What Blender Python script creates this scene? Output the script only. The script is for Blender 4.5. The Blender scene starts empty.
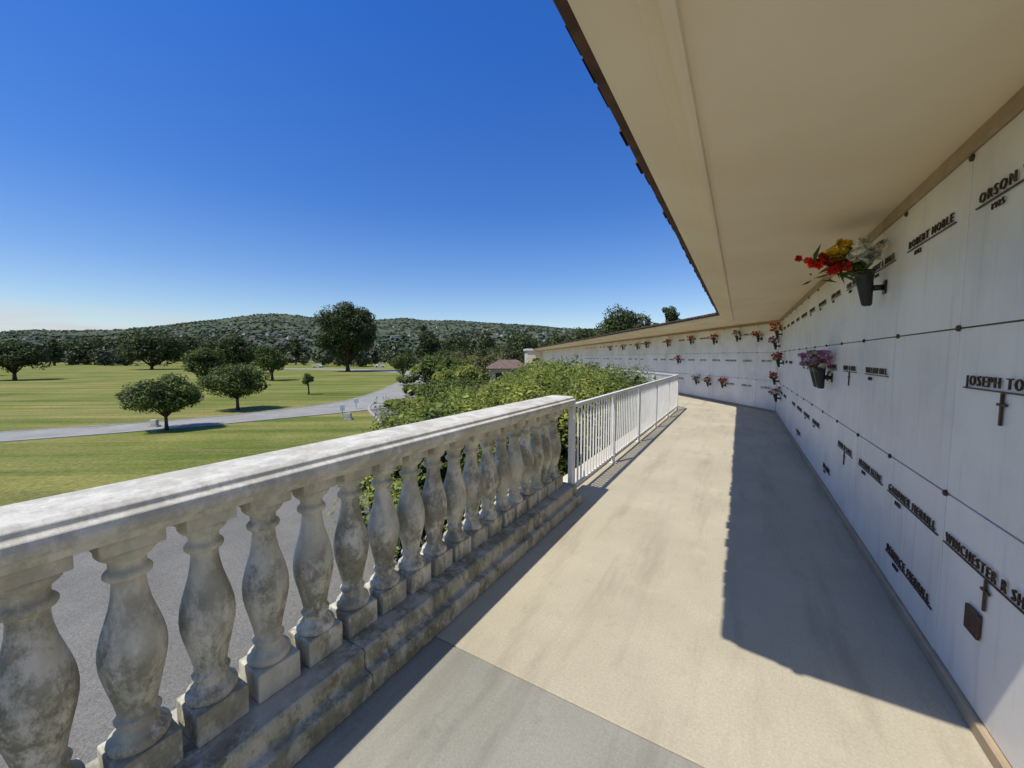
import bpy, math, random
import numpy as np
from mathutils import Vector, Matrix
random.seed(7); rng=np.random.default_rng(11)
scene=bpy.context.scene
COL=scene.collection
GZ=-2.9
YAW=math.radians(30.6)
def site(r,f):
    return (math.cos(YAW)*r-math.sin(YAW)*f, math.cos(YAW)*f+math.sin(YAW)*r)

# ---------------------------------------------------------------- materials
def newmat(name):
    m=bpy.data.materials.new(name); m.use_nodes=True
    nt=m.node_tree; b=nt.nodes['Principled BSDF']; return m,nt,b
def N(nt,t,**k):
    n=nt.nodes.new(t)
    for a,v in k.items(): setattr(n,a,v)
    return n
def noise(nt,vec,scale,detail=4,rough=.55):
    n=N(nt,'ShaderNodeTexNoise'); n.inputs['Scale'].default_value=scale
    n.inputs['Detail'].default_value=detail; n.inputs['Roughness'].default_value=rough
    nt.links.new(vec,n.inputs['Vector']); return n.outputs['Fac']
def ramp(nt,fac,stops):
    r=N(nt,'ShaderNodeValToRGB'); e=r.color_ramp.elements
    while len(e)<len(stops): e.new(.5)
    for i,(p,c) in enumerate(stops):
        e[i].position=p; e[i].color=(*c,1) if len(c)==3 else c
    nt.links.new(fac,r.inputs['Fac']); return r.outputs['Color']
def mix(nt,f,a,b,mode='MIX'):
    m=N(nt,'ShaderNodeMix',data_type='RGBA',blend_type=mode)
    if isinstance(f,(int,float)): m.inputs[0].default_value=f
    else: nt.links.new(f,m.inputs[0])
    for i,v in ((6,a),(7,b)):
        if isinstance(v,tuple): m.inputs[i].default_value=(*v,1)
        else: nt.links.new(v,m.inputs[i])
    return m.outputs[2]
def mul(nt,a,b):
    m=N(nt,'ShaderNodeMath',operation='MULTIPLY')
    for i,v in enumerate((a,b)):
        if isinstance(v,(int,float)): m.inputs[i].default_value=v
        else: nt.links.new(v,m.inputs[i])
    return m.outputs[0]
def bump(nt,b,h,strength,dist=.01):
    bn=N(nt,'ShaderNodeBump'); bn.inputs['Strength'].default_value=strength
    bn.inputs['Distance'].default_value=dist
    nt.links.new(h,bn.inputs['Height']); nt.links.new(bn.outputs['Normal'],b.inputs['Normal'])
def pos(nt,scale=(1,1,1),rot=0):
    g=N(nt,'ShaderNodeNewGeometry')
    mp=N(nt,'ShaderNodeMapping'); mp.inputs['Scale'].default_value=scale; 
    if rot:
        m0=N(nt,'ShaderNodeMapping'); m0.inputs['Rotation'].default_value=(0,0,rot)
        nt.links.new(g.outputs['Position'],m0.inputs['Vector']); nt.links.new(m0.outputs['Vector'],mp.inputs['Vector'])
    else: nt.links.new(g.outputs['Position'],mp.inputs['Vector'])
    return mp.outputs['Vector']
W3=(1,1,1)
def simple(name,c1,c2,scale=3,rough=.8,bs=60,bstr=.2,bd=.004,metal=0,detail=4,lo=.35,hi=.65):
    m,nt,b=newmat(name); p=pos(nt)
    c=ramp(nt,noise(nt,p,scale,detail),[(lo,c1),(hi,c2)])
    nt.links.new(c,b.inputs['Base Color']); b.inputs['Roughness'].default_value=rough
    b.inputs['Metallic'].default_value=metal
    if bstr: bump(nt,b,noise(nt,p,bs,3),bstr,bd)
    return m
def concrete(name,base,dark,stain):
    m,nt,b=newmat(name); p=pos(nt)
    c=ramp(nt,noise(nt,p,.9,6,.62),[(.3,dark),(.62,base)])
    f=ramp(nt,noise(nt,p,85,3,.75),[(.3,(.82,.82,.82)),(.7,(1.09,1.09,1.09))])
    c=mix(nt,1.0,c,f,'MULTIPLY')
    p2=pos(nt,(2.6,.35,1))
    s=ramp(nt,noise(nt,p2,1.6,5,.65),[(.50,(0,0,0)),(.70,W3)])
    c=mix(nt,mul(nt,s,.6),c,stain)
    sp2=ramp(nt,noise(nt,p,6,5,.7),[(.58,(0,0,0)),(.70,W3)])
    c=mix(nt,mul(nt,sp2,.3),c,stain)
    sp3=ramp(nt,noise(nt,p,1.7,5,.7),[(.28,W3),(.40,(0,0,0))])
    c=mix(nt,mul(nt,sp3,.4),c,tuple(min(1,x*1.18) for x in base))
    v=N(nt,'ShaderNodeTexVoronoi'); v.inputs['Scale'].default_value=1.9; nt.links.new(p,v.inputs['Vector'])
    sp=ramp(nt,v.outputs['Distance'],[(.022,W3),(.034,(0,0,0))])
    c=mix(nt,mul(nt,sp,.45),c,tuple(x*.5 for x in base))
    nt.links.new(c,b.inputs['Base Color']); b.inputs['Roughness'].default_value=.88
    bump(nt,b,noise(nt,p,160,3,.7),.3,.002)
    return m
M_floor=concrete('walk_concrete',(.51,.45,.325),(.42,.37,.265),(.29,.25,.175))
M_floor2=concrete('walk_concrete_grey',(.34,.325,.265),(.25,.24,.195),(.16,.15,.12))
M_soffit=simple('soffit_paint',(.75,.62,.42),(.81,.685,.48),1.0,.8,90,.08,.003)
M_stucco=simple('stucco',(.60,.53,.40),(.68,.61,.47),1.5,.9,60,.5,.006)
M_trim=simple('tan_trim',(.36,.265,.16),(.44,.335,.21),6,.8,80,.2,.003)
M_tile=simple('terracotta',(.04,.024,.016),(.11,.055,.035),5,.9,50,.4,.005)
M_bronze=simple('bronze',(.055,.035,.022),(.11,.07,.045),30,.5,120,.1,.001,.6)
M_dark=simple('black_vase',(.012,.012,.013),(.02,.02,.02),10,.4,80,.05,.001)
M_white=simple('white_paint',(.70,.68,.62),(.80,.78,.72),4,.5,120,.1,.001)
M_rough_wall=simple('retaining',(.38,.35,.29),(.48,.44,.36),1.2,.9,40,.4,.006)
M_bark=simple('bark',(.05,.036,.026),(.11,.085,.06),12,.95,30,.8,.02)
M_kerb=simple('kerb',(.34,.32,.28),(.44,.42,.37),2,.9)
M_seam=simple('seam',(.20,.19,.17),(.27,.26,.24),10,.9)

def marble():
    m,nt,b=newmat('marble_panel'); p=pos(nt)
    w=noise(nt,p,1.3,6,.62)
    c=ramp(nt,w,[(.34,(.69,.65,.58)),(.5,(.79,.75,.655)),(.66,(.85,.80,.70))])
    g=N(nt,'ShaderNodeNewGeometry')
    ri=ramp(nt,g.outputs['Random Per Island'],[(0,(.92,.92,.92)),(1,(1.0,1.0,1.0))])
    c=mix(nt,1.0,c,ri,'MULTIPLY')
    pz=pos(nt,(14,14,.9)); d=ramp(nt,noise(nt,pz,1,4,.6),[(.54,W3),(.78,(.78,.765,.74))])
    c=mix(nt,.85,c,mix(nt,1.0,c,d,'MULTIPLY'))
    nt.links.new(c,b.inputs['Base Color']); b.inputs['Roughness'].default_value=.42
    bump(nt,b,noise(nt,p,30,3,.6),.06,.002)
    return m
M_marble=marble()

def weathered(name,clean1,clean2,amt,zdep=True):
    m,nt,b=newmat(name); p=pos(nt)
    c=ramp(nt,noise(nt,p,5,5,.65),[(.3,clean1),(.62,clean2)])
    s=ramp(nt,noise(nt,pos(nt,(1,1,.6)),8,6,.76),[(.43,(0,0,0)),(.54,W3)])
    big=ramp(nt,noise(nt,p,3.0,2,.5),[(.34,(.18,.18,.18)),(.50,W3)])
    f=mul(nt,s,big)
    if zdep:
        g=N(nt,'ShaderNodeSeparateXYZ'); nt.links.new(p,g.inputs[0])
        zr=ramp(nt,g.outputs['Z'],[(.0,(.8,.8,.8)),(.45,W3),(.85,(.9,.9,.9)),(1.0,(.4,.4,.4))])
        f=mul(nt,f,zr)
    f=mul(nt,f,amt)
    stain=ramp(nt,noise(nt,p,26,4,.7),[(.35,(.085,.083,.052)),(.65,(.27,.235,.145))])
    c=mix(nt,f,c,stain)
    al=ramp(nt,noise(nt,pos(nt,(1,1,.35)),13,4,.6),[(.38,(0,0,0)),(.64,W3)])
    c=mix(nt,mul(nt,al,.5*amt),c,(.30,.30,.20))
    nt.links.new(c,b.inputs['Base Color']); b.inputs['Roughness'].default_value=.92
    bump(nt,b,noise(nt,p,70,4,.7),.6,.004)
    return m
M_stone=weathered('weathered_cast_stone',(.57,.515,.40),(.76,.70,.565),.82)
M_curbst=weathered('weathered_curb_stone',(.42,.385,.30),(.58,.535,.43),.9,False)
M_railst=weathered('rail_cast_stone',(.58,.54,.445),(.74,.695,.59),.36,False)

def lawn():
    m,nt,b=newmat('lawn_grass'); p=pos(nt)
    c=ramp(nt,noise(nt,p,.09,5,.6),[(.3,(.125,.155,.032)),(.5,(.185,.205,.048)),(.7,(.26,.24,.08))])
    p2=pos(nt,(.035,1.0,1),-YAW-.06)
    st=ramp(nt,noise(nt,p2,.6,4,.6),[(.40,(.70,.80,.66)),(.5,(1.0,1.0,1.0)),(.60,(1.38,1.20,1.4))])
    c=mix(nt,1.0,c,st,'MULTIPLY')
    br=ramp(nt,noise(nt,pos(nt,(.09,.8,1),-YAW-.02),1.1,5,.7),[(.50,(0,0,0)),(.62,W3)])
    c=mix(nt,mul(nt,br,.5),c,(.27,.225,.09))
    f=ramp(nt,noise(nt,p,7,5,.8),[(.3,(.5,.55,.45)),(.7,(1.4,1.35,1.35))])
    c=mix(nt,1.0,c,f,'MULTIPLY')
    nt.links.new(c,b.inputs['Base Color']); b.inputs['Roughness'].default_value=1
    b.inputs['Specular IOR Level'].default_value=.1
    bump(nt,b,noise(nt,p,12,4,.8),1,.04)
    return m
M_lawn=lawn()
def asphalt(name,a,b2):
    m,nt,b=newmat(name); p=pos(nt)
    c=ramp(nt,noise(nt,p,.6,5,.6),[(.3,a),(.7,b2)])
    f=ramp(nt,noise(nt,p,45,3,.85),[(.3,(.45,.45,.45)),(.7,(1.55,1.55,1.55))])
    c=mix(nt,1.0,c,f,'MULTIPLY')
    nt.links.new(c,b.inputs['Base Color']); b.inputs['Roughness'].default_value=.9
    bump(nt,b,noise(nt,p,70,2,.8),.5,.01); return m
M_asph=asphalt('asphalt_lot',(.150,.140,.115),(.205,.192,.160))
M_road=asphalt('road_asphalt',(.25,.235,.20),(.34,.32,.275))

def foliage(name,dark,mid,light,nscale=.8,trans=.25,rough=.6,lo=(.5,.54,.5),hi=(1.45,1.35,1.2)):
    m,nt,b=newmat(name); p=pos(nt)
    g=N(nt,'ShaderNodeNewGeometry')
    c=ramp(nt,g.outputs['Random Per Island'],[(0,dark),(.5,mid),(1,light)])
    n=ramp(nt,noise(nt,p,nscale,2),[(.35,lo),(.65,hi)])
    c=mix(nt,1.0,c,n,'MULTIPLY')
    nt.links.new(c,b.inputs['Base Color']); b.inputs['Roughness'].default_value=rough
    b.inputs['Specular IOR Level'].default_value=.3 if rough<.9 else .02
    if trans:
        t=N(nt,'ShaderNodeBsdfTranslucent'); nt.links.new(c,t.inputs['Color'])
        ms=N(nt,'ShaderNodeMixShader'); ms.inputs[0].default_value=trans
        nt.links.new(b.outputs[0],ms.inputs[1]); nt.links.new(t.outputs[0],ms.inputs[2])
        nt.links.new(ms.outputs[0],nt.nodes['Material Output'].inputs['Surface'])
    return m
F_tree=foliage('foliage_tree',(.045,.072,.014),(.085,.125,.026),(.15,.19,.05),1.0)
F_dark=foliage('foliage_dark',(.030,.046,.013),(.060,.082,.023),(.10,.125,.042),.3)
F_hedge=foliage('foliage_hedge',(.15,.19,.028),(.27,.32,.06),(.46,.48,.14),.9,.4)
F_hedge2=foliage('foliage_hedge_dark',(.07,.11,.02),(.14,.195,.04),(.25,.30,.08),.9,.35)
F_olive=foliage('foliage_olive',(.09,.095,.03),(.17,.165,.055),(.26,.24,.10),.4)
F_far=foliage('foliage_far',(.045,.060,.030),(.075,.09,.045),(.12,.125,.068),.04,0)
F_hill=foliage('foliage_hill',(.048,.070,.044),(.062,.086,.052),(.080,.102,.064),.008,0,1,(.82,.86,.9),(1.15,1.12,1.02))
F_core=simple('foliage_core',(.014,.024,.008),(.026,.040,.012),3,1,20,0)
def petal(name,c): 
    return foliage(name,tuple(x*.75 for x in c),c,tuple(min(1,x*1.15) for x in c),8,.3)
P_red=petal('petal_red',(.65,.035,.02)); P_orange=petal('petal_orange',(.75,.16,.03))
P_yel=petal('petal_yellow',(.75,.55,.03)); P_whi=petal('petal_white',(.75,.74,.68))
P_pink=petal('petal_pink',(.62,.22,.38)); P_pur=petal('petal_purple',(.36,.20,.42))

# ---------------------------------------------------------------- geometry helpers
def mesh_obj(name,v,f,mat=None,parent=None,smooth=False):
    me=bpy.data.meshes.new(name); me.from_pydata(v,[],f); me.validate(); me.update()
    o=bpy.data.objects.new(name,me); COL.objects.link(o)
    if mat: me.materials.append(mat)
    if smooth:
        me.polygons.foreach_set('use_smooth',[True]*len(me.polygons))
    if parent: o.parent=parent
    return o
def empty(name,loc=(0,0,0)):
    e=bpy.data.objects.new(name,None); COL.objects.link(e); e.empty_display_size=.3; return e
def quads_np(name,V,mat,parent=None):
    n=len(V); me=bpy.data.meshes.new(name)
    me.vertices.add(n*4); me.vertices.foreach_set('co',V.reshape(-1).astype(np.float32))
    me.loops.add(n*4); me.loops.foreach_set('vertex_index',np.arange(n*4,dtype=np.int32))
    me.polygons.add(n); me.polygons.foreach_set('loop_start',np.arange(0,n*4,4,dtype=np.int32))
    try: me.polygons.foreach_set('loop_total',np.full(n,4,dtype=np.int32))
    except Exception: pass
    me.update(calc_edges=True); me.materials.append(mat)
    o=bpy.data.objects.new(name,me); COL.objects.link(o)
    if parent: o.parent=parent
    return o
def nrm(a): return a/np.maximum(np.linalg.norm(a,axis=1,keepdims=True),1e-9)
def leafV(C,Nm,S,aspect=.5):
    n=len(C); r=rng.normal(size=(n,3)); t=nrm(np.cross(Nm,r)); b=nrm(np.cross(Nm,t)); S=S.reshape(-1,1)
    return np.stack([C+t*S,C+b*S*aspect+Nm*S*.18,C-t*S,C-b*S*aspect+Nm*S*.18],axis=1)
def blob_leaves(centers,radii,n,size,up=.3,shell=(.72,1.05),aspect=.5,topbias=0,nr=.55):
    Vs=[]
    for c,r in zip(centers,radii):
        d=nrm(rng.normal(size=(n,3)))
        if topbias: 
            d[:,2]=np.where((d[:,2]<-.15),-d[:,2],d[:,2])
        rr=rng.uniform(shell[0],shell[1],size=(n,1))
        ripple=1+.15*np.sin(d[:,:1]*7+c[0]*3)*np.cos(d[:,1:2]*6+c[1]*5)
        C=np.array(c)+d*np.array(r)*rr*ripple
        Nm=nrm(d+rng.normal(size=(n,3))*nr+np.array([0,0,up]))
        Vs.append(leafV(C,Nm,size*rng.uniform(.6,1.3,size=n),aspect))
    return np.concatenate(Vs)
def bevel(o,w,s=2):
    m=o.modifiers.new('b','BEVEL'); m.width=w; m.segments=s; m.limit_method='ANGLE'; m.angle_limit=math.radians(35); return o
def tubeVF(pts,rad,seg=8):
    V=[];F=[]
    pts=[Vector(p) for p in pts]
    for i,p in enumerate(pts):
        d=(pts[min(i+1,len(pts)-1)]-pts[max(i-1,0)]).normalized()
        a=d.orthogonal().normalized() if i==0 else (a-d*a.dot(d)).normalized()
        b=d.cross(a)
        for k in range(seg):
            t=2*math.pi*k/seg; V.append(tuple(p+(a*math.cos(t)+b*math.sin(t))*rad[i]))
    for i in range(len(pts)-1):
        for k in range(seg):
            F.append((i*seg+k,i*seg+(k+1)%seg,(i+1)*seg+(k+1)%seg,(i+1)*seg+k))
    F.append(tuple(range(seg))[::-1]); F.append(tuple((len(pts)-1)*seg+k for k in range(seg)))
    return V,F
class Acc:
    def __init__(s): s.V=[];s.F=[]
    def add(s,V,F):
        o=len(s.V); s.V+=[tuple(v) for v in V]; s.F+=[tuple(i+o for i in f) for f in F]
    def obj(s,name,mat,parent=None,smooth=False): return mesh_obj(name,s.V,s.F,mat,parent,smooth)

# ---------------------------------------------------------------- mausoleum plan
WX=.93; YC=13.3; TH=math.radians(34); L2=55.0
D2=(-math.sin(TH),math.cos(TH)); N2=(-math.cos(TH),-math.sin(TH))
E2=(WX+D2[0]*L2, YC+D2[1]*L2)
def sweep(name,y0,prof,mat,parent=None,smooth=False,y1=None):
    mit=(-1+N2[0],N2[1]); k=1+(-1*N2[0]); mit=(mit[0]/k,mit[1]/k)
    if y1 is None: st=[((WX,y0),(-1,0)),((WX,YC),mit),(E2,N2)]
    else: st=[((WX,y0),(-1,0)),((WX,y1),(-1,0))]
    V=[];F=[];n=len(prof)
    for (p,m) in st:
        for d,z in prof: V.append((p[0]+m[0]*d,p[1]+m[1]*d,z))
    for i in range(len(st)-1):
        for k in range(n):
            F.append((i*n+k,i*n+(k+1)%n,(i+1)*n+(k+1)%n,(i+1)*n+k))
    F.append(tuple(range(n))[::-1]); F.append(tuple((len(st)-1)*n+k for k in range(n)))
    return mesh_obj(name,V,F,mat,parent)
def wp(seg,s,d,z):
    if seg==1: return (WX-d,s,z)
    return (WX+D2[0]*s+N2[0]*d, YC+D2[1]*s+N2[1]*d, z)
def wbox(acc,seg,s0,s1,d0,d1,z0,z1):
    v=[wp(seg,s,d,z) for s in (s0,s1) for d in (d0,d1) for z in (z0,z1)]
    acc.add(v,[(0,1,3,2),(4,6,7,5),(0,4,5,1),(2,3,7,6),(0,2,6,4),(1,5,7,3)])

maus=empty('mausoleum_building')
SZ=2.655
sweep('wall_body',-3,[(-3,GZ),(-3,SZ-.003),(-.022,SZ-.003),(-.022,.0),(-.022,GZ)],M_seam,maus)
soff=sweep('eave_soffit',1.03,[(-3,SZ),(1.125,SZ),(1.129,SZ-.028),(1.146,SZ-.033),(1.171,SZ-.028),(1.176,SZ+.012),(1.24,SZ+.025),(1.247,SZ+.045),(1.405,SZ+.085),(1.44,SZ+.10),(1.445,SZ+.125),(1.470,SZ+.135),(1.475,SZ+.165),(-3,SZ+.38)],M_soffit,maus)
sweep('roof_underlay',1.02,[(1.455,SZ+.169),(1.53,SZ+.172),(1.53,SZ+.20),(1.30,SZ+.21)],M_tile,maus)
sweep('top_trim',-3,[(-.021,SZ-.075),(.018,SZ-.075),(.018,SZ-.003),(-.021,SZ-.003)],M_trim,maus)
sweep('base_trim',-3,[(-.021,.003),(.022,.003),(.022,.055),(.012,.062),(-.021,.062)],M_trim,maus)
acc=Acc()
def tile(seg,s):
    r=.085; V=[];n=8
    j=random.uniform(-.012,.012); out=1.55+random.uniform(-.012,.012)
    for d,dz in ((out,0),(1.12,.05)):
        for k in range(n+1):
            a=math.pi*k/n; V.append(wp(seg,s+j+r*math.cos(a),d,SZ+.197+dz+r*math.sin(a)*.7))
    F=[(k,k+1,n+2+k,n+1+k) for k in range(n)]+[tuple(range(n+1))]
    acc.add(V,F)
s=1.12
while s<YC-.45: tile(1,s); s+=.2
s=.55
while s<L2: tile(2,s); s+=.2
acc.obj('roof_tiles',M_tile,maus)
CW=.85; zr=[(.066,.905),(.913,1.738),(1.746,SZ-.079)]
acc=Acc(); ros=Acc()
def disc(acc,seg,s,z,r=.016,d0=0,d1=.014):
    n=10;V=[]
    for d,rr in ((d0,r),(d1*.7,r),(d1,r*.5)):
        for k in range(n):
            a=2*math.pi*k/n; V.append(wp(seg,s+rr*math.cos(a),d,z+rr*math.sin(a)))
    F=[(i*n+k,i*n+(k+1)%n,(i+1)*n+(k+1)%n,(i+1)*n+k) for i in range(2) for k in range(n)]+[tuple(2*n+k for k in range(n))]
    acc.add(V,F)
cols1=[2.78+CW*k for k in range(-6,12)]
cols1=[c for c in cols1 if c+.2<YC]
def panels(seg,bounds):
    for a,b in zip(bounds[:-1],bounds[1:]):
        for z0,z1 in zr:
            dj=random.uniform(-.0015,.0015)
            wbox(acc,seg,a+.0022,b-.0022,-.0215,dj,z0,z1)
        for z in (.909,1.742,SZ-.10):
            disc(ros,seg,a,z)
panels(1,cols1+[YC-.002])
cols2=[.02+CW*k for k in range(0,64)]
panels(2,cols2+[L2-.05])
bevel(acc.obj('marble_crypt_panels',M_marble,maus),.002,1)
ros.obj('bronze_rosettes',M_bronze,maus)

names=[["ORSON WELLER","ROBERT NOBLE","MARY L HALE","CARL WILLIAMS","ANNA BERG","LEO PORTER","RUTH KANE","HAROLD ODELL","IDA MOSS","PAUL GRANT","EVA STONE","JOHN REED"],
["JOSEPH TOMAS","","WILLIAM HILL","ROSE A HILL","FRANK LOWE","","GRACE DUNN","ALBERT RYAN","","LOUIS MARSH","ELSIE CORT","SAM BAKER"],
["WINCHESTER R SHAW","GARDNER MERRILL","ARTHUR KEENE","EDNA M COLE","","THOMAS FRYE","CLARA VANCE","OTTO BRANDT","HELEN PIKE","","JAMES OWEN","NORA LANE"]]
TACC=Acc()
def add_text(seg,txt,sc,zc,size,d=.008,maxw=.74):
    cu=bpy.data.curves.new('t','FONT'); cu.body=txt; cu.size=size; cu.extrude=.0035; cu.offset=-.0004
    cu.align_x='CENTER'; cu.resolution_u=2; cu.space_character=1.35
    o=bpy.data.objects.new('t',cu); COL.objects.link(o)
    bpy.context.view_layer.update()
    me=bpy.data.meshes.new_from_object(o.evaluated_get(bpy.context.evaluated_depsgraph_get()))
    w=max([v.co.x for v in me.vertices]+[.01])*2; k=min(1,maxw/w)
    V=[wp(seg,sc-v.co.x*k,d+v.co.z,zc+v.co.y) for v in me.vertices]
    TACC.add(V,[tuple(p.vertices) for p in me.polygons])
    bpy.data.objects.remove(o); bpy.data.curves.remove(cu); bpy.data.meshes.remove(me)
    return w*k
def plate(seg,txt,sc,zc,detail=True,cross=False):
    w=add_text(seg,txt,sc,zc,.067)
    wbox(TACC,seg,sc-w/2-.03,sc+w/2+.03,.003,.009,zc-.016,zc-.010)
    if detail:
        if cross:
            wbox(TACC,seg,sc-.0055,sc+.0055,.003,.0115,zc-.15,zc-.0165); wbox(TACC,seg,sc-.03,sc+.03,.0031,.011,zc-.07,zc-.059)
        else:
            add_text(seg,"19%02d"%random.randint(25,69),sc+w*.25,zc-.060,.040)
for r,zt in enumerate((2.30,1.47,.68)):
    for k in range(12):
        t=names[r][k]
        sc=2.78+CW*(k-.5)+ (0.02 if k else .0)
        if t and sc+.3<YC: plate(1,t,sc,zt,k<7,(r,k) in ((1,0),(2,0),(2,3),(1,3)))
for k,t in ((1,"BERNICE MERRILL"),(4,"ADA FRYE"),(7,"L W BRANDT")):
    plate(1,t,2.78+CW*(k-.5),.27,True,False)
pool=["EMMA DAY","HENRY FOX","J R WELLS","MARIE NOLAN","ROY TATE","ALICE GREEN","KARL WEISS"]
for k in range(0,26):
    for zt in (2.30,1.47,.68):
        if random.random()<.78: plate(2,random.choice(pool),.02+CW*(k+.5),zt,False)
TACC.obj('bronze_name_letters',M_bronze,maus)
a2=Acc(); wbox(a2,1,2.37,2.48,.003,.016,.385,.495); bevel(a2.obj('bronze_plaque',M_bronze,maus),.003)

# ---------------------------------------------------------------- walkway
walk=empty('walkway')
OD=2.92
def slab(nm,y0,y1,mat):
    o=sweep(nm,y0,[(-.02,-.15),(-.02,0),(OD,0),(OD,-.15)],mat,walk,y1=y1); bevel(o,.004,1)
slab('slab_near',-5,1.583,M_floor2); slab('slab_1',1.590,5.55,M_floor); slab('slab_2',5.555,9.3,M_floor)
sweep('slab_3',9.305,[(-.02,-.15),(-.02,0),(OD,0),(OD,-.15)],M_floor,walk)
sweep('retaining_wall',-5,[(-.02,GZ-.3),(-.02,-.012),(OD-.02,-.012),(OD-.02,GZ-.3)],M_rough_wall,walk)

# ---------------------------------------------------------------- balustrade
bal=empty('stone_balustrade')
BX=-1.70; BY0=-3.2; BY1=3.95
def ext(name,prof,y0,y1,mat,parent):
    n=len(prof);V=[(x,y,z) for y in (y0,y1) for x,z in prof]
    F=[(k,(k+1)%n,n+(k+1)%n,n+k) for k in range(n)]+[tuple(range(n))[::-1],tuple(n+k for k in range(n))]
    return mesh_obj(name,V,F,mat,parent)
curb=[(BX+.255,.003),(BX+.255,.085),(BX+.245,.10),(BX+.205,.105),(BX+.20,.12),(BX+.20,.185),(BX+.19,.20),(BX-.19,.20),(BX-.21,.185),(BX-.218,.003)]
ys=[BY0,-1.9,-.35,1.15,2.72,BY1]
for i,(a,b) in enumerate(zip(ys[:-1],ys[1:])):
    bevel(ext('curb_%d'%i,curb,a+.002,b-.002,M_curbst,bal),.005,2)
RZ=-.015
rail=[(BX+.115,1.062),(BX+.122,1.072),(BX+.128,1.088),(BX+.15,1.096),(BX+.165,1.108),(BX+.17,1.13),(BX+.166,1.15),(BX+.146,1.158),(BX+.142,1.176),(BX+.12,1.186),
(BX-.12,1.186),(BX-.142,1.176),(BX-.146,1.158),(BX-.166,1.15),(BX-.17,1.13),(BX-.165,1.108),(BX-.15,1.096),(BX-.128,1.088),(BX-.122,1.072),(BX-.115,1.062)]
rail=[(x,z+RZ) for x,z in rail]
ry=[BY0,-1.2,2.45,BY1+.02]
for i,(a,b) in enumerate(zip(ry[:-1],ry[1:])):
    bevel(ext('handrail_%d'%i,rail,a+.0010,b-.0010,M_railst,bal),.0025,1)
prof=[(.082,.318),(.088,.325),(.090,.338),(.086,.352),(.072,.358),(.070,.366),(.062,.374),(.056,.385),(.056,.395),(.064,.405),(.066,.412),(.060,.42),(.055,.425),
(.057,.445),(.064,.48),(.074,.52),(.084,.56),(.092,.60),(.094,.635),(.091,.67),(.082,.71),(.070,.75),(.058,.79),(.050,.83),(.046,.865),(.047,.885),
(.060,.890),(.066,.898),(.066,.908),(.060,.916),(.051,.920),(.051,.945),(.057,.952),(.068,.960),(.078,.97),(.083,.98),(.083,.990),(.078,.994)]
SP=.2085
bs=.198
k=-16
while True:
    y=bs+SP*k
    if y>BY1-.06: break
    if y>BY0+.1:
        V=[];F=[];n=28
        rs=random.uniform(.90,.93); dx=random.uniform(-.004,.004)
        for r,z in prof:
            for q in range(n):
                a=2*math.pi*q/n; V.append((BX+dx+r*rs*math.cos(a),y+r*rs*math.sin(a),z))
        m=len(prof)
        for i in range(m-1):
            for q in range(n): F.append((i*n+q,i*n+(q+1)%n,(i+1)*n+(q+1)%n,(i+1)*n+q))
        o=mesh_obj('baluster_%d'%(k+16),V,F,M_stone,bal,True)
        rr=random.uniform(-.03,.03)
        def blk(z0,z1,h,nm):
            c,s_=math.cos(rr),math.sin(rr)
            v=[(BX+c*x-s_*yy,y+s_*x+c*yy,z) for x in (-h,h) for yy in (-h,h) for z in (z0,z1)]
            bevel(mesh_obj(nm,v,[(0,1,3,2),(4,6,7,5),(0,4,5,1),(2,3,7,6),(0,2,6,4),(1,5,7,3)],M_stone,bal),.006,2)
        blk(.201,.32,.085,'plinth_%d'%(k+16)); blk(.992,1.0465,.079,'cap_%d'%(k+16))
    k+=1

# ---------------------------------------------------------------- metal railing
mr=empty('metal_railing'); acc=Acc()
def barseg(p0,p1,z0,z1,w):
    p0=Vector(p0);p1=Vector(p1);d=(p1-p0).normalized();n=Vector((-d.y,d.x))*w/2
    v=[]
    for p in (p0,p1):
        for sg in (-1,1):
            for z in (z0,z1): q=p+n*sg; v.append((q.x,q.y,z))
    acc.add(v,[(0,1,3,2),(4,6,7,5),(0,4,5,1),(2,3,7,6),(0,2,6,4),(1,5,7,3)])
RO=2.53
kx=RO*math.tan(TH/2)
c1=(WX-RO,YC-kx); st=(WX-RO,BY1+.05)
c2=(c1[0]+D2[0]*38,c1[1]+D2[1]*38)
for A,B in ((st,c1),(c1,c2)):
    A=Vector(A);B=Vector(B);L=(B-A).length;d=(B-A)/L
    barseg(A,B,1.035,1.075,.05); barseg(A,B,.10,.13,.03)
    s=.11
    while s<L-.03:
        p=A+d*s; barseg(p-d*.0085,p+d*.0085,.13,1.035,.017); s+=.112
    s=0
    while s<=L+.01:
        p=A+d*min(s,L-.02); barseg(p-d*.022,p+d*.022,.0,1.034,.044); barseg(p-d*.05,p+d*.05,.003,.016,.1); s+=L/round(L/1.75)
acc.obj('rails_and_bars',M_white,mr)
sweep('edge_kerb',BY1+.01,[(RO+.08,.002),(RO+.08,.07),(RO+.30,.07),(RO+.30,.002)],M_stucco,walk)

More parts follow.
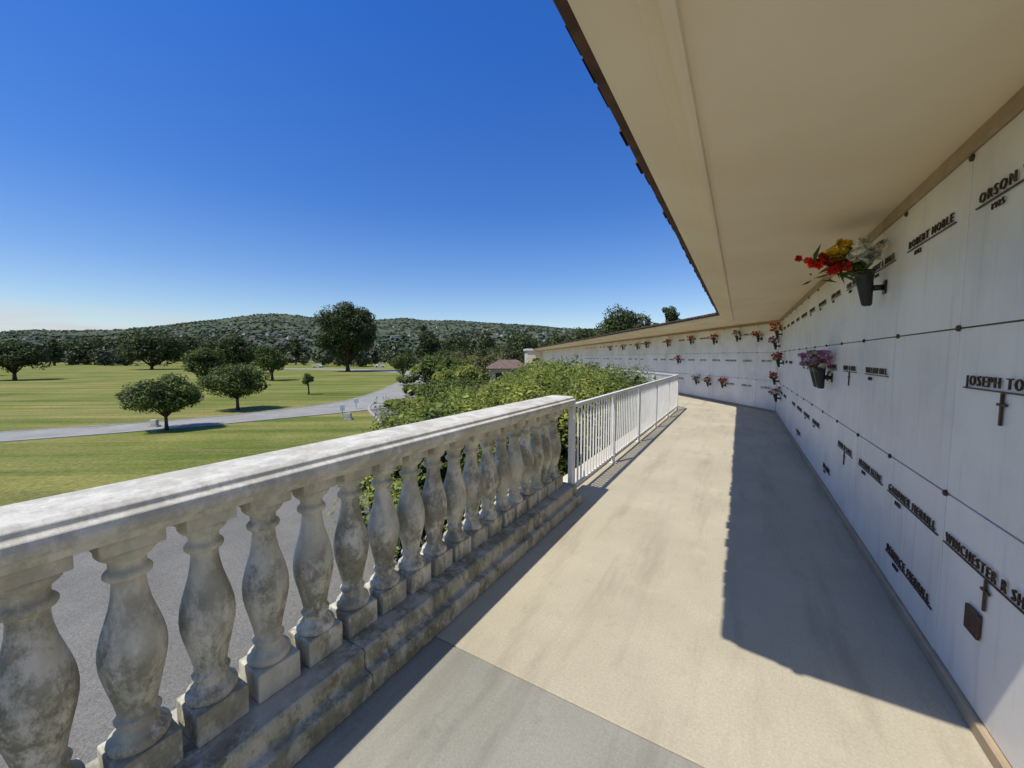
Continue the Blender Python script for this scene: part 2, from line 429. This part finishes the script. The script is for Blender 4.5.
# ---------------------------------------------------------------- ground
S=9000
gv=[];gf=[]
xs=[-S,-1500,-400,-120,-40,0,40,120,400,1500,S]
for x in xs:
    for y in xs: gv.append((x,y,GZ))
n=len(xs)
for i in range(n-1):
    for j in range(n-1): gf.append((i*n+j,(i+1)*n+j,(i+1)*n+j+1,i*n+j+1))
mesh_obj('ground',gv,gf,M_lawn)
def catmull(P,sub=10):
    P=[np.array(p,float) for p in P]; P=[2*P[0]-P[1]]+P+[2*P[-1]-P[-2]]; out=[]
    for i in range(1,len(P)-2):
        for t in np.linspace(0,1,sub,endpoint=False):
            a,b,c,d=P[i-1:i+3]
            out.append(.5*((2*b)+(-a+c)*t+(2*a-5*b+4*c-d)*t*t+(-a+3*b-3*c+d)*t**3))
    out.append(P[-2]); return out
def strip(name,pts,z,mat,parent=None,kerb=None):
    C=catmull(pts); V=[];F=[]; L=[];R=[]
    for i,c in enumerate(C):
        d=C[min(i+1,len(C)-1)]-C[max(i-1,0)]; d=d[:2]/np.linalg.norm(d[:2]); nn=np.array([-d[1],d[0]])
        l=c[:2]+nn*c[2]/2; r=c[:2]-nn*c[2]/2; L.append((l,nn));R.append((r,-nn))
        V+=[(*l,z),(*r,z)]
    for i in range(len(C)-1): F.append((2*i,2*i+1,2*i+3,2*i+2))
    o=mesh_obj(name,V,F,mat,parent)
    if kerb:
        for E,nm in ((L,'kerb_l'),(R,'kerb_r')):
            V=[];F=[]
            for (p,nn) in E:
                q=p+nn*.16
                V+=[(*p,GZ),(*p,GZ+kerb),(*q,GZ+kerb),(*q,GZ)]
            for i in range(len(E)-1):
                for k in range(3): F.append((4*i+k,4*i+k+1,4*i+k+5,4*i+k+4))
            mesh_obj(nm,V,F,M_kerb,o)
    return o
road=[(-75,-18,4.2),(-55,-9,4.2),(*site(-36,17.8),4.0),(*site(-29.5,21.0),3.8),(*site(-23.5,24.8),3.8),(*site(-18.9,29.2),4.6),(*site(-14.4,35.5),6.8),(*site(-12.9,43),8),(*site(-14.6,58),8),(*site(-19,84),8.5),(*site(-30,114),9),(*site(-60,140),9),(*site(-100,152),8)]
strip('cemetery_road',road,GZ+.03,M_road,None,.06)
strip('driveway',[(-8.2,-40,11.5),(-8.2,-10,11.5),(-8.3,2,11.2),(-9.6,9,9.5),(-13.5,15.5,7),(-19.5,20.5,6),(-25.5,24.5,6),(-30,29,6)],GZ+.022,M_asph,None,.08)

# ---------------------------------------------------------------- trees
def tree(name,r,f,h,w,th,nc,nl,ls,mat,tr=None,z0=GZ,lobes=None,core=True):
    x,y=site(r,f); e=empty(name); tr=tr or h*.035
    tilt=random.uniform(-.04,.04)*h
    top=z0+th+ (h-th)*.45
    a=Acc(); V,F=tubeVF([(x,y,z0-.1),(x+tilt*.2,y,z0+th*.5),(x+tilt*.5,y,z0+th),(x+tilt,y,top)],[tr*1.35,tr,tr*.9,tr*.45]); a.add(V,F)
    cz=z0+th+(h-th)/2; ce=np.array([x+tilt*.5,y,cz]); R=np.array([w/2,w/2,(h-th)/2])
    cents=[];rads=[]
    for i in range(nc):
        d=rng.normal(size=3); d/=np.linalg.norm(d)
        if d[2]<-.45: d[2]*=.4; d/=np.linalg.norm(d)
        b=rng.uniform(.18,.32) if lobes is None else rng.uniform(.12,.26)
        q=rng.uniform(.62,1.0)-b; c=ce+d*R*max(q,.3)*1.12
        u=(c[2]-(z0+th))/(h-th)
        if lobes=='flat':
            k=.80+.36*u; c[0]=ce[0]+(c[0]-ce[0])*k; c[1]=ce[1]+(c[1]-ce[1])*k
        if lobes=='cone':
            k=max(.15,1.35-1.25*u); c[0]=ce[0]+(c[0]-ce[0])*k; c[1]=ce[1]+(c[1]-ce[1])*k
        cents.append(c); rads.append((w*b*.72,w*b*.72,min(w*b*.6,(h-th)*b*.8)))
        if i%3==0:
            V,F=tubeVF([(x+tilt*.5,y,z0+th*.85),tuple((np.array([x+tilt*.5,y,z0+th])*.45+c*.55)),tuple(c)],[tr*.5,tr*.3,tr*.1],6); a.add(V,F)
    a.obj('trunk_and_limbs',M_bark,e,True)
    quads_np('foliage',blob_leaves(cents,rads,nl,ls),mat,e)
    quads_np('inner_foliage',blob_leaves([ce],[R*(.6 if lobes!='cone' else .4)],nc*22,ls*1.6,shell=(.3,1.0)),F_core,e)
    return e
def px(p,f): return (p-512)/385*f
tree('round_tree',px(163,23.5),23.5,3.35,3.6,.95,50,380,.075,F_tree,tr=.09)
tree('round_tree',px(236,32.5),32.5,3.9,4.7,1.1,50,360,.095,F_tree,tr=.12)
tree('round_tree',px(206,60),60,6.2,5.6,1.3,30,220,.17,F_tree)
tree('round_tree',px(272,74),74,6.8,6.0,1.4,34,220,.18,F_tree)
tree('round_tree',px(308,46),46,2.6,1.5,1.1,16,100,.08,F_tree)
tree('spreading_tree',px(231,105),105,10.2,13,1.6,44,200,.32,F_dark)
tree('spreading_tree',px(14,75),75,7.8,9.5,1.4,44,200,.24,F_dark)
tree('spreading_tree',px(152,140),140,14,19,1.2,44,180,.5,F_dark)
tree('spreading_tree',px(-60,90),90,10,13,1.5,40,160,.4,F_dark)
tree('spreading_tree',px(88,230),230,15,24,.8,40,160,.8,F_dark)
tree('spreading_tree',px(190,190),190,15,16,.8,36,160,.6,F_dark)
tree('spreading_tree',px(120,260),260,17,26,.8,40,160,.8,F_dark)
tree('conifer_tree',px(55,200),200,14,8,1,34,110,.6,F_dark,lobes='cone')
tree('conifer_tree',px(296,230),230,16,9,1,34,110,.6,F_dark,lobes='cone')
tree('conifer_tree',px(470,190),190,18,8,1,34,110,.6,F_dark,lobes='cone')
tree('large_pine',px(348,120),120,21.6,17.0,2.0,190,230,.30,F_dark,lobes='flat',tr=.6)
tree('small_tree',px(403,75),75,5.8,5,1.2,24,140,.2,F_tree)
tree('small_tree',px(441,150),150,12,12,2,24,140,.4,F_dark)
tree('small_tree',px(428,110),110,14,8,2,30,160,.35,F_dark)
tree('spreading_tree',px(625,62),62,13.1,9.2,2,60,240,.24,F_dark)
tree('small_tree',px(671,66),66,14.4,3.6,3,30,160,.2,F_dark)
tree('spreading_tree',px(652,70),70,10.9,6,3,30,160,.25,F_dark)
tree('spreading_tree',px(585,90),90,11.2,11,2,36,180,.35,F_dark)
tree('spreading_tree',px(560,110),110,11.6,12,2,36,180,.35,F_dark)
tree('spreading_tree',px(520,130),130,12.6,13,2,36,180,.4,F_dark)
tree('tall_tree',px(488,150),150,15,8,2,24,140,.4,F_dark)
tree('tall_tree',px(457,170),170,15,12,2,24,140,.5,F_dark)

def shrubs(name,lst,mat,n,ls,z0=GZ):
    C=[];R=[]
    for (p,f,top,w) in lst:
        r=px(p,f); x,y=site(r,f); h=top-z0
        C.append((x,y,z0+h*.5)); R.append((w/2,w/2,h*.52))
        for k in range(5):
            a=random.uniform(0,6.28); C.append((x+math.cos(a)*w*.36,y+math.sin(a)*w*.36,z0+h*random.uniform(.35,.68))); R.append((w*.24,w*.24,h*.32))
    e=empty(name); quads_np('leaves',blob_leaves(C,R,n,ls,shell=(.74,1.1),topbias=1),mat,e)
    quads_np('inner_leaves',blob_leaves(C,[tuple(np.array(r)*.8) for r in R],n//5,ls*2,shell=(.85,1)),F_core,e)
    return e
shrubs('shrub_group',[(440,52,1.9,4.6),(455,60,1.4,4.4)],F_hedge2,420,.15)
shrubs('shrub_group',[(424,58,.6,3.6),(449,44,.2,3.4),(466,50,.6,3.8)],F_hedge,420,.14)
shrubs('shrub_group',[(487,60,3.0,5.2),(475,52,.4,3.6),(500,68,2.9,5),(462,70,2.4,5.5)],F_olive,420,.15)
shrubs('shrub_group',[(515,75,3.2,6),(470,95,4.2,8),(445,100,4.0,8),(500,100,4.4,8)],F_dark,400,.24)
shrubs('shrub_group',[(405,62,-1.2,3),(418,42,-1.2,3.0),(431,36,-.7,3.0),(452,34,-.3,3.4),(474,32,-.1,3.2)],F_hedge2,420,.1)
shrubs('shrub_group',[(398,34,-2.1,2.2),(410,30,-1.6,2.4),(428,27,-1.2,2.6),(449,26,-.8,2.8)],F_hedge,420,.08)
shrubs('shrub_group',[(485,27,-.3,2.8),(503,31,-.35,3.4),(466,24,-.5,2.4)],F_olive,420,.08)
shrubs('shrub_group',[(520,33,0,3.0),(531,40,.3,3.2)],F_hedge2,420,.09)

def hs(s,d):
    if s<YC-d*.3: return (WX-d,s)
    t=s-(YC-d*.3); k=d*math.tan(TH/2); return (WX-d+D2[0]*t, YC-k+D2[1]*t)
sets={(a,b):([],[]) for a in (0,1) for b in (0,1)}
spr=[]
s=4.7
while s<31:
    d=3.8
    while d<9.8:
        ss=s+random.uniform(-.45,.45)+max(0,(d-4.5))*.45; dd=d+random.uniform(-.35,.35)
        if s>15 and d>6.4:
            d+=1.1; continue
        x,y=hs(ss,dd)
        top=1.15+random.uniform(-.42,.16)-max(0,dd-4.8)*.17-max(0,dd-8.2)*.35-(.2 if s<6 else 0)
        if s>15: top=1.12+random.uniform(-.3,.15)-max(0,dd-4.7)*.7
        r=random.uniform(.45,.85)
        far=1 if s>15 else 0
        sp=1 if math.sin(x*1.1+2)*math.cos(y*.8)+random.uniform(-.3,.3)>.28 else 0
        c_,r_=sets[(far,sp)]
        c_.append((x,y,top-.85)); r_.append((r,r,.85))
        c_.append((x+random.uniform(-.2,.2),y,top-2.1)); r_.append((r*1.25,r*1.25,1.3))
        if not far:
            for q in range(9):
                a=random.uniform(0,6.28); rr=random.uniform(0,r*.85)
                spr.append((x+rr*math.cos(a),y+rr*math.sin(a),top-random.uniform(-.02,.3)))
        d+=1.1
    s+=1.1 if s<15 else 1.7
hed=empty('hedge')
for (far,sp),(c_,r_) in sets.items():
    if not c_: continue
    m=F_hedge2 if sp else F_hedge
    if far: V=blob_leaves(c_,[tuple(np.array(r)*1.3) for r in r_],420,.10,shell=(.7,1.14),topbias=1,up=.7)
    else: V=blob_leaves(c_,r_,900,.060,shell=(.6,1.2),topbias=1,aspect=.42,up=.8)
    quads_np('leaves',V,m,hed)
SV=[]
for (x,y,z) in spr:
    h=random.uniform(.12,.30); lx,ly=random.uniform(-.12,.12),random.uniform(-.12,.12); n=10
    t=np.linspace(0,1,n).reshape(-1,1); C=np.array([x,y,z])+t*np.array([lx,ly,h])+rng.normal(size=(n,3))*.022
    d_=nrm(rng.normal(size=(n,3))*np.array([1,1,.4])+np.array([0,0,.5])); SV.append(leafV(C,d_,rng.uniform(.035,.06,n)*(1.15-.5*t[:,0]),.35))
quads_np('shoots',np.concatenate(SV),F_hedge,hed)
allc=[c for k in sets.values() for c in k[0]]; allr=[r for k in sets.values() for r in k[1]]
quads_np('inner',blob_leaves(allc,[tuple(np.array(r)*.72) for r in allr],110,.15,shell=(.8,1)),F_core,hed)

def belt(name,p0,p1,f0,f1,n,h0,h1,mat,nq,ls):
    C=[];R=[]
    groups=[(random.uniform(p0,p1),random.uniform(f0,f1)) for _ in range(max(3,n//4))]
    for i in range(n):
        g=random.choice(groups); f=g[1]*random.uniform(.93,1.07); p=g[0]+random.gauss(0,13); x,y=site(px(p,f),f); h=random.uniform(h0,h1)*(random.random()*.6+.5)
        w=h*random.uniform(.5,1.0); zc=GZ+h*.5
        C.append((x,y,zc));R.append((w/1.8,w/1.8,h*.5))
        for q in range(2): C.append((x+random.uniform(-.4,.4)*w,y+random.uniform(-.4,.4)*w,zc+random.uniform(-.3,.3)*h));R.append((w/3,w/3,h*.25))
    quads_np(name,blob_leaves(C,R,nq,ls,shell=(.5,1.1)),mat)
belt('distant_trees',-250,340,190,290,90,9,18,F_far,100,.9)
belt('distant_trees',330,640,160,300,90,9,18,F_far,100,.9)
belt('distant_trees',-300,700,300,620,360,12,24,F_far,55,1.9)
belt('distant_trees',-300,760,600,1000,420,16,26,F_hill,36,3.4)

# ---------------------------------------------------------------- hills
tab=[(-900,338),(-400,334),(0,332),(40,330),(60,331),(120,329),(170,325),(200,320),(230,318),(265,314.5),(290,315),(310,318),(330,317.5),(380,320.5),(410,320),(430,322),(470,320.5),(500,322.5),(540,324),(580,328),(640,330),(720,332),(1600,340)]
tx=[t[0] for t in tab]; ty=[t[1] for t in tab]
from mathutils import noise as mn
def hz(p,f):
    rh=(357-np.interp(p,tx,ty))/385*3300
    u=(f-500)/(3300-500)
    if u<=0: return GZ-1
    b=rh*(min(u,1)**1.25) if u<=1 else rh*(1-(u-1)*1.2)
    x,y=site(px(p,f),f)
    q=mn.noise(Vector((x/520,y/520,0)))*50+mn.noise(Vector((x/180,y/180,3)))*10
    return GZ-1+1.6+b+q*min(1,u*1.2)*(.4 if u>.9 else .8)*min(1,rh/200)
ps=np.linspace(-900,1600,420); fs=np.linspace(480,3800,46)
V=[];F=[]
for f in fs:
    for p in ps:
        x,y=site(px(p,f),f); V.append((x,y,hz(p,f)))
n=len(ps)
for i in range(len(fs)-1):
    for j in range(n-1): F.append((i*n+j,i*n+j+1,(i+1)*n+j+1,(i+1)*n+j))
M_hill=simple('hill_ground',(.062,.084,.052),(.105,.118,.072),.008,1,.05,0,detail=6)
M_hill.node_tree.nodes['Principled BSDF'].inputs['Specular IOR Level'].default_value=.02
mesh_obj('hills',V,F,M_hill,smooth=True)
C=[];R=[]
for i in range(9500):
    f=random.uniform(900,3380); p=random.uniform(-350,760); z=hz(p,f); x,y=site(px(p,f),f)
    r=random.uniform(4,10); C.append((x,y,z+r*.3)); R.append((r,r,r*.6))
quads_np('hillside_trees',blob_leaves(C,R,8,5.2,shell=(.4,1.0),up=2,nr=.4,aspect=.8),F_hill)
def housemat():
    m,nt,b=newmat('hill_houses'); g=N(nt,'ShaderNodeNewGeometry')
    c=ramp(nt,g.outputs['Random Per Island'],[(0,(.20,.18,.15)),(.5,(.32,.30,.26)),(.85,(.42,.40,.36)),(1,(.62,.60,.57))])
    nt.links.new(c,b.inputs['Base Color']); b.inputs['Roughness'].default_value=.9; return m
acc=Acc(); roofs=Acc()
for i in range(480):
    f=random.uniform(650,3200); p=random.uniform(-350,740); z=hz(p,f); x,y=site(px(p,f),f)
    a=random.uniform(0,3.14); L=random.uniform(4,9);w=random.uniform(3.5,5.5);h=random.uniform(6,9); ca,sa=math.cos(a),math.sin(a)
    v=[(x+ca*u-sa*t,y+sa*u+ca*t,zz) for u in(-L,L) for t in(-w,w) for zz in(z,z+h)]
    acc.add(v,[(0,1,3,2),(4,6,7,5),(0,4,5,1),(2,3,7,6),(0,2,6,4)])
    v=[(x+ca*u-sa*t,y+sa*u+ca*t,z+h) for u in(-L-.6,L+.6) for t in(-w-.6,w+.6)]+[(x-ca*L*.6,y-sa*L*.6,z+h+3),(x+ca*L*.6,y+sa*L*.6,z+h+3)]
    roofs.add(v,[(0,2,5,4),(1,4,5,3),(0,4,1),(2,3,5)])
hh=empty('hillside_houses'); acc.obj('house_walls',housemat(),hh)
roofs.obj('house_roofs',simple('hill_roofs',(.12,.095,.075),(.20,.165,.14),.02,1,1,0),hh)

# ---------------------------------------------------------------- buildings in middle distance
def obox(acc,cx,cy,ang,L,w,z0,z1,ox=0,oy=0):
    ca,sa=math.cos(ang),math.sin(ang)
    v=[(cx+ca*(u+ox)-sa*(t+oy),cy+sa*(u+ox)+ca*(t+oy),z) for u in(-L/2,L/2) for t in(-w/2,w/2) for z in(z0,z1)]
    acc.add(v,[(0,1,3,2),(4,6,7,5),(0,4,5,1),(2,3,7,6),(0,2,6,4),(1,5,7,3)])
pav=empty('end_pavilion'); a=Acc(); ang=YAW+.06
cx,cy=site(px(539,62),62)
obox(a,cx,cy,ang,4.2,5,GZ,2.6); a.obj('walls',M_stucco,pav)
a=Acc(); obox(a,cx,cy,ang,4.6,5.4,2.603,2.9); a.obj('parapet',M_white,pav)
a=Acc(); obox(a,cx,cy,ang,1.1,.1,-.6,1.4,-.8,-2.53); a.obj('window',M_dark,pav)
hs_=empty('tile_roof_building'); cx,cy=site(px(508,44),44)
M_cream=simple('cream_wall',(.42,.37,.28),(.50,.45,.35),1.5,.9,30,.3,.01)
a=Acc(); obox(a,cx,cy,ang,4.0,5,GZ,.38); a.obj('walls',M_cream,hs_)
a=Acc(); ca,sa=math.cos(ang),math.sin(ang)
def T(u,t,z): return (cx+ca*u-sa*t,cy+sa*u+ca*t,z)
a.add([T(-2.5,-3.0,.383),T(2.5,-3.0,.383),T(2.5,3.0,.383),T(-2.5,3.0,.383),T(-1.0,0,1.3),T(1.0,0,1.3)],[(0,1,5,4),(2,3,4,5),(1,2,5),(3,0,4),(0,3,2,1)])
M_roof=simple('brown_tile_roof',(.12,.075,.055),(.20,.13,.095),3,.95,8,.6,.05)
a.obj('hip_roof',M_roof,hs_)
a=Acc(); obox(a,cx,cy,ang,.9,.08,-1.1,-.1,-1.0,-2.53);obox(a,cx,cy,ang,.9,.08,-1.1,-.1,.9,-2.53); a.obj('windows',M_dark,hs_)
def sign(r,f,h,w):
    e=empty('cemetery_sign'); x,y=site(r,f); a=Acc()
    obox(a,x,y,YAW+.5,.09,.09,GZ,GZ+h,0)
    a.obj('post',M_white,e); a=Acc(); obox(a,x,y,YAW+.5,w,.04,GZ+h*.55,GZ+h*.95,0,-.07); bevel(a.obj('panel',M_white,e),.01)
sign(px(341,28.5),28.5,1.0,.34); sign(px(355,33),33,1.0,.4)
def marker(p,f):
    e=empty('stone_marker'); x,y=site(px(p,f),f); a=Acc(); obox(a,x,y,YAW,.55,.35,GZ,GZ+.12); a.obj('base',M_kerb,e)
    a=Acc(); obox(a,x,y,YAW,.42,.22,GZ+.122,GZ+.5); bevel(a.obj('block',M_kerb,e),.05,3)
marker(151,24.5); marker(347,27.5)
def car(p,f,col,ang):
    e=empty('parked_car'); x,y=site(px(p,f),f); m=simple('car_paint',col,col,1,.3,1,0)
    pr=[(-2.2,.35),(-2.2,.8),(-1.9,.95),(-1.3,1.0),(-.7,1.42),(.8,1.45),(1.4,1.0),(2.1,.9),(2.25,.6),(2.2,.35)]
    V=[];n=len(pr); ca,sa=math.cos(ang),math.sin(ang)
    for t in(-.88,.88):
        for u,z in pr:
            tt=t*(.82 if z>1.1 else 1); V.append((x+ca*u-sa*tt,y+sa*u+ca*tt,GZ+z))
    F=[(k,(k+1)%n,n+(k+1)%n,n+k) for k in range(n)]+[tuple(range(n))[::-1],tuple(n+k for k in range(n))]
    bevel(mesh_obj('body',V,F,m,e),.06,2)
    a=Acc()
    for u in(-1.35,1.4):
        for t in(-.85,.85):
            cx_,cy_=x+ca*u-sa*t,y+sa*u+ca*t; V2,F2=tubeVF([(cx_+sa*.1,cy_-ca*.1,GZ+.33),(cx_-sa*.1,cy_+ca*.1,GZ+.33)],[.33,.33],14); a.add(V2,F2)
    a.obj('wheels',M_dark,e)
    a=Acc()
    for t in(-.89,.89):
        v=[]
        for u,z in ((-1.1,1.02),(-.62,1.34),(.72,1.36),(1.15,1.02)):
            tt=t*(.86 if z>1.1 else 1.0); v.append((x+ca*u-sa*tt,y+sa*u+ca*tt,GZ+z))
        a.add(v,[(0,1,2,3)])
    a.obj('windows',M_dark,e)
car(318,165,(.5,.5,.5),YAW); car(380,170,(.6,.6,.6),YAW+.2)

# ---------------------------------------------------------------- flowers
def vase(acc,seg,s,z,h=.24,r=.055,d=.10):
    pr=[(.35,0),(.5,.05),(.62,.3),(.8,.7),(1,1),(1.08,1.0),(1.08,.97)]
    n=16;V=[];F=[]
    for k,(rr,zz) in enumerate(pr):
        for q in range(n):
            a=2*math.pi*q/n; V.append(wp(seg,s+r*rr*math.cos(a),d+r*rr*math.sin(a)+zz*.03,z-h/2+h*zz))
    for i in range(len(pr)-1):
        for q in range(n): F.append((i*n+q,i*n+(q+1)%n,(i+1)*n+(q+1)%n,(i+1)*n+q))
    F.append(tuple(range(n)))
    acc.add(V,F); wbox(acc,seg,s-.012,s+.012,.001,d-.02,z-.02,z+.02); wbox(acc,seg,s-.04,s+.04,.0015,.008,z-.05,z+.05)
def blooms(centers,rad,npet,size):
    Vs=[]
    for c in centers:
        d=nrm(rng.normal(size=(npet,3))); C=np.array(c)+d*rad*rng.uniform(.5,1,size=(npet,1))
        Nm=nrm(np.cross(d,rng.normal(size=(npet,3)))+d*.5)
        Vs.append(leafV(C,Nm,size*rng.uniform(.7,1.2,size=npet),.75))
    return np.concatenate(Vs)
def bouquet(name,seg,s,z,h=.24,r=.055,two=False):
    e=empty(name); a=Acc()
    vase(a,seg,s,z,h,r)
    if two: vase(a,seg,s+.26,z,h,r)
    a.obj('vase',M_dark,e,True)
    return e
def glad():
    s,z=4.0,2.13; e=bouquet('flower_vase',1,s,z,.27,.066)
    a=Acc(); base=Vector(wp(1,s,.12,z+.12)); groups={'red':[],'orange':[],'yel':[],'whi':[]}
    def stem(end,key,n,r0,rad):
        mid=(base+end)/2+Vector((0,0,.05)); V,F=tubeVF([base,mid,end],[.005,.005,.003],6); a.add(V,F)
        for k in range(n):
            t=r0+(1-r0)*k/max(1,n-1); p=base.lerp(mid,t*2) if t<.5 else mid.lerp(end,t*2-1)
            groups[key].append((p+Vector((random.uniform(-.015,.015),random.uniform(-.015,.015),random.uniform(-.01,.02))),rad*(1.15-.6*t)))
    stem(Vector((.40,4.02,2.40)),'red',8,.4,.034); stem(Vector((.46,3.9,2.32)),'red',7,.5,.032); stem(Vector((.54,4.12,2.42)),'orange',6,.5,.036)
    stem(Vector((.57,3.85,2.25)),'red',5,.55,.034); stem(Vector((.6,4.2,2.46)),'yel',5,.6,.042)
    stem(Vector((.66,4.0,2.50)),'yel',4,.7,.045);stem(Vector((.60,3.95,2.42)),'yel',4,.7,.042)
    for q in range(8): stem(Vector((random.uniform(.68,.88),random.uniform(3.72,4.05),random.uniform(2.32,2.48))),'whi',3,.75,.055)
    for k,m in (('red',P_red),('orange',P_orange),('yel',P_yel),('whi',P_whi)):
        Vs=[blooms([tuple(p)],rd,24,.022) for p,rd in groups[k]]
        quads_np('blooms_'+k,np.concatenate(Vs),m,e)
    C=np.array([tuple(base.lerp(Vector((random.uniform(.4,.85),random.uniform(3.8,4.2),random.uniform(2.2,2.5))),random.random())) for _ in range(110)])
    quads_np('leaves',leafV(C,nrm(rng.normal(size=(110,3))),rng.uniform(.03,.09,110),.22),F_tree,e)
    a.obj('stems',F_tree,e)
glad()
def posy(seg,s,z,cols,R=.13,n=12,vs=(.2,.05),d=.13,two=False):
    e=bouquet('flower_vase',seg,s,z,vs[0],vs[1],two=two)
    ss=[s]+([s+.26] if two else [])
    for i,m in enumerate(cols):
        C=[]
        for s_ in ss:
            for _ in range(n):
                C.append(wp(seg,s_+random.uniform(-R,R),d+random.uniform(-R*.6,R*.8),z+vs[0]/2+random.uniform(0,R*1.1)))
        quads_np('blooms_%d'%i,blooms(C,.028,18,.02),m,e)
    C=np.array([wp(seg,random.choice(ss)+random.uniform(-R,R),d+random.uniform(-R*.6,R*.6),z+vs[0]/2+random.uniform(-.03,R*.8)) for _ in range(60)])
    quads_np('leaves',leafV(C,nrm(rng.normal(size=(60,3))),rng.uniform(.02,.05,60),.3),F_tree,e)
posy(1,5.75,1.36,[P_pink,P_pur,P_whi],.16,12,vs=(.26,.07),d=.15,two=True)
posy(1,11.6,1.45,[P_red,P_pink],.15,8); posy(1,12.4,2.2,[P_red,P_orange],.18,9); posy(1,11.9,.55,[P_red,P_whi],.16,8); posy(1,12.8,1.9,[P_pink,P_pur],.16,8)
posy(1,12.6,.95,[P_red,P_pink],.14,7)
for s_,z_,c_ in ((.7,2.15,[P_red]),(1.7,2.2,[P_red,P_whi]),(3.0,2.15,[P_orange,P_red]),(4.6,2.2,[P_red]),(6.6,2.15,[P_red,P_pink]),(9,2.15,[P_red]),(10.2,2.1,[P_yel]),(2.4,.62,[P_orange,P_red]),(3.3,.6,[P_red,P_yel]),(4.1,.62,[P_pink,P_whi]),(5.6,1.4,[P_red]),(12.5,2.1,[P_red]),(15,2.1,[P_pink])):
    posy(2,s_,z_,c_,.15,9)

# ---------------------------------------------------------------- light & sky
dvec=Vector((.20,.49,-1)).normalized()
sun=bpy.data.lights.new('sun','SUN'); sun.energy=4.5; sun.angle=math.radians(.53); sun.color=(1,.955,.86)
so=bpy.data.objects.new('sun',sun); COL.objects.link(so); so.rotation_euler=dvec.to_track_quat('-Z','Y').to_euler(); so.location=(-10,-20,40)
w=bpy.data.worlds.new('World'); scene.world=w; w.use_nodes=True; nt=w.node_tree
bg=nt.nodes['Background']; sky=nt.nodes.new('ShaderNodeTexSky'); sky.sky_type='NISHITA'; sky.sun_disc=False
sky.sun_elevation=math.asin(-dvec.z); sky.sun_rotation=math.atan2(-dvec.x,-dvec.y); sky.altitude=50; sky.air_density=1.0; sky.dust_density=.4; sky.ozone_density=2.5
tc=nt.nodes.new('ShaderNodeTexCoord'); sep=nt.nodes.new('ShaderNodeSeparateXYZ'); nt.links.new(tc.outputs['Generated'],sep.inputs[0])
mp=nt.nodes.new('ShaderNodeMapping'); mp.inputs['Scale'].default_value=(6,6,30); nt.links.new(tc.outputs['Generated'],mp.inputs['Vector'])
cn=noise(nt,mp.outputs['Vector'],1.0,6,.55)
zz=ramp(nt,sep.outputs['Z'],[(.0,(1,1,1)),(.060,(1,1,1)),(.092,(0,0,0))])
mr_=nt.nodes.new('ShaderNodeMapRange'); mr_.inputs[1].default_value=-.90; mr_.inputs[2].default_value=-.96; nt.links.new(sep.outputs['X'],mr_.inputs[0])
cr=ramp(nt,cn,[(.36,(.15,.15,.15)),(.52,(1,1,1))])
m2=mul(nt,mul(nt,zz,mr_.outputs[0]),cr)
tint=ramp(nt,sep.outputs['Z'],[(0,(.66,.66,.66)),(.08,(.60,.635,.68)),(.18,(.43,.54,.71)),(.34,(.25,.46,.78)),(.62,(.155,.43,.90)),(1,(.12,.40,.76))])
skc=mix(nt,1.0,mix(nt,1.0,sky.outputs[0],tint,'MULTIPLY'),(2.0,2.0,2.0),'MULTIPLY')
fin=mix(nt,mul(nt,m2,.75),skc,(6.2,6.4,6.9))
nt.links.new(fin,bg.inputs['Color']); bg.inputs['Strength'].default_value=.10

# ---------------------------------------------------------------- camera
cam=bpy.data.cameras.new('camera'); co=bpy.data.objects.new('camera',cam); COL.objects.link(co)
cam.lens=385/1024*36; cam.sensor_width=36; cam.clip_end=20000; cam.clip_start=.05
co.location=(0,0,1.6); co.rotation_euler=(math.radians(90-4.0),0,YAW)
scene.camera=co
scene.view_settings.view_transform='Standard'; scene.view_settings.look='None'; scene.view_settings.exposure=0
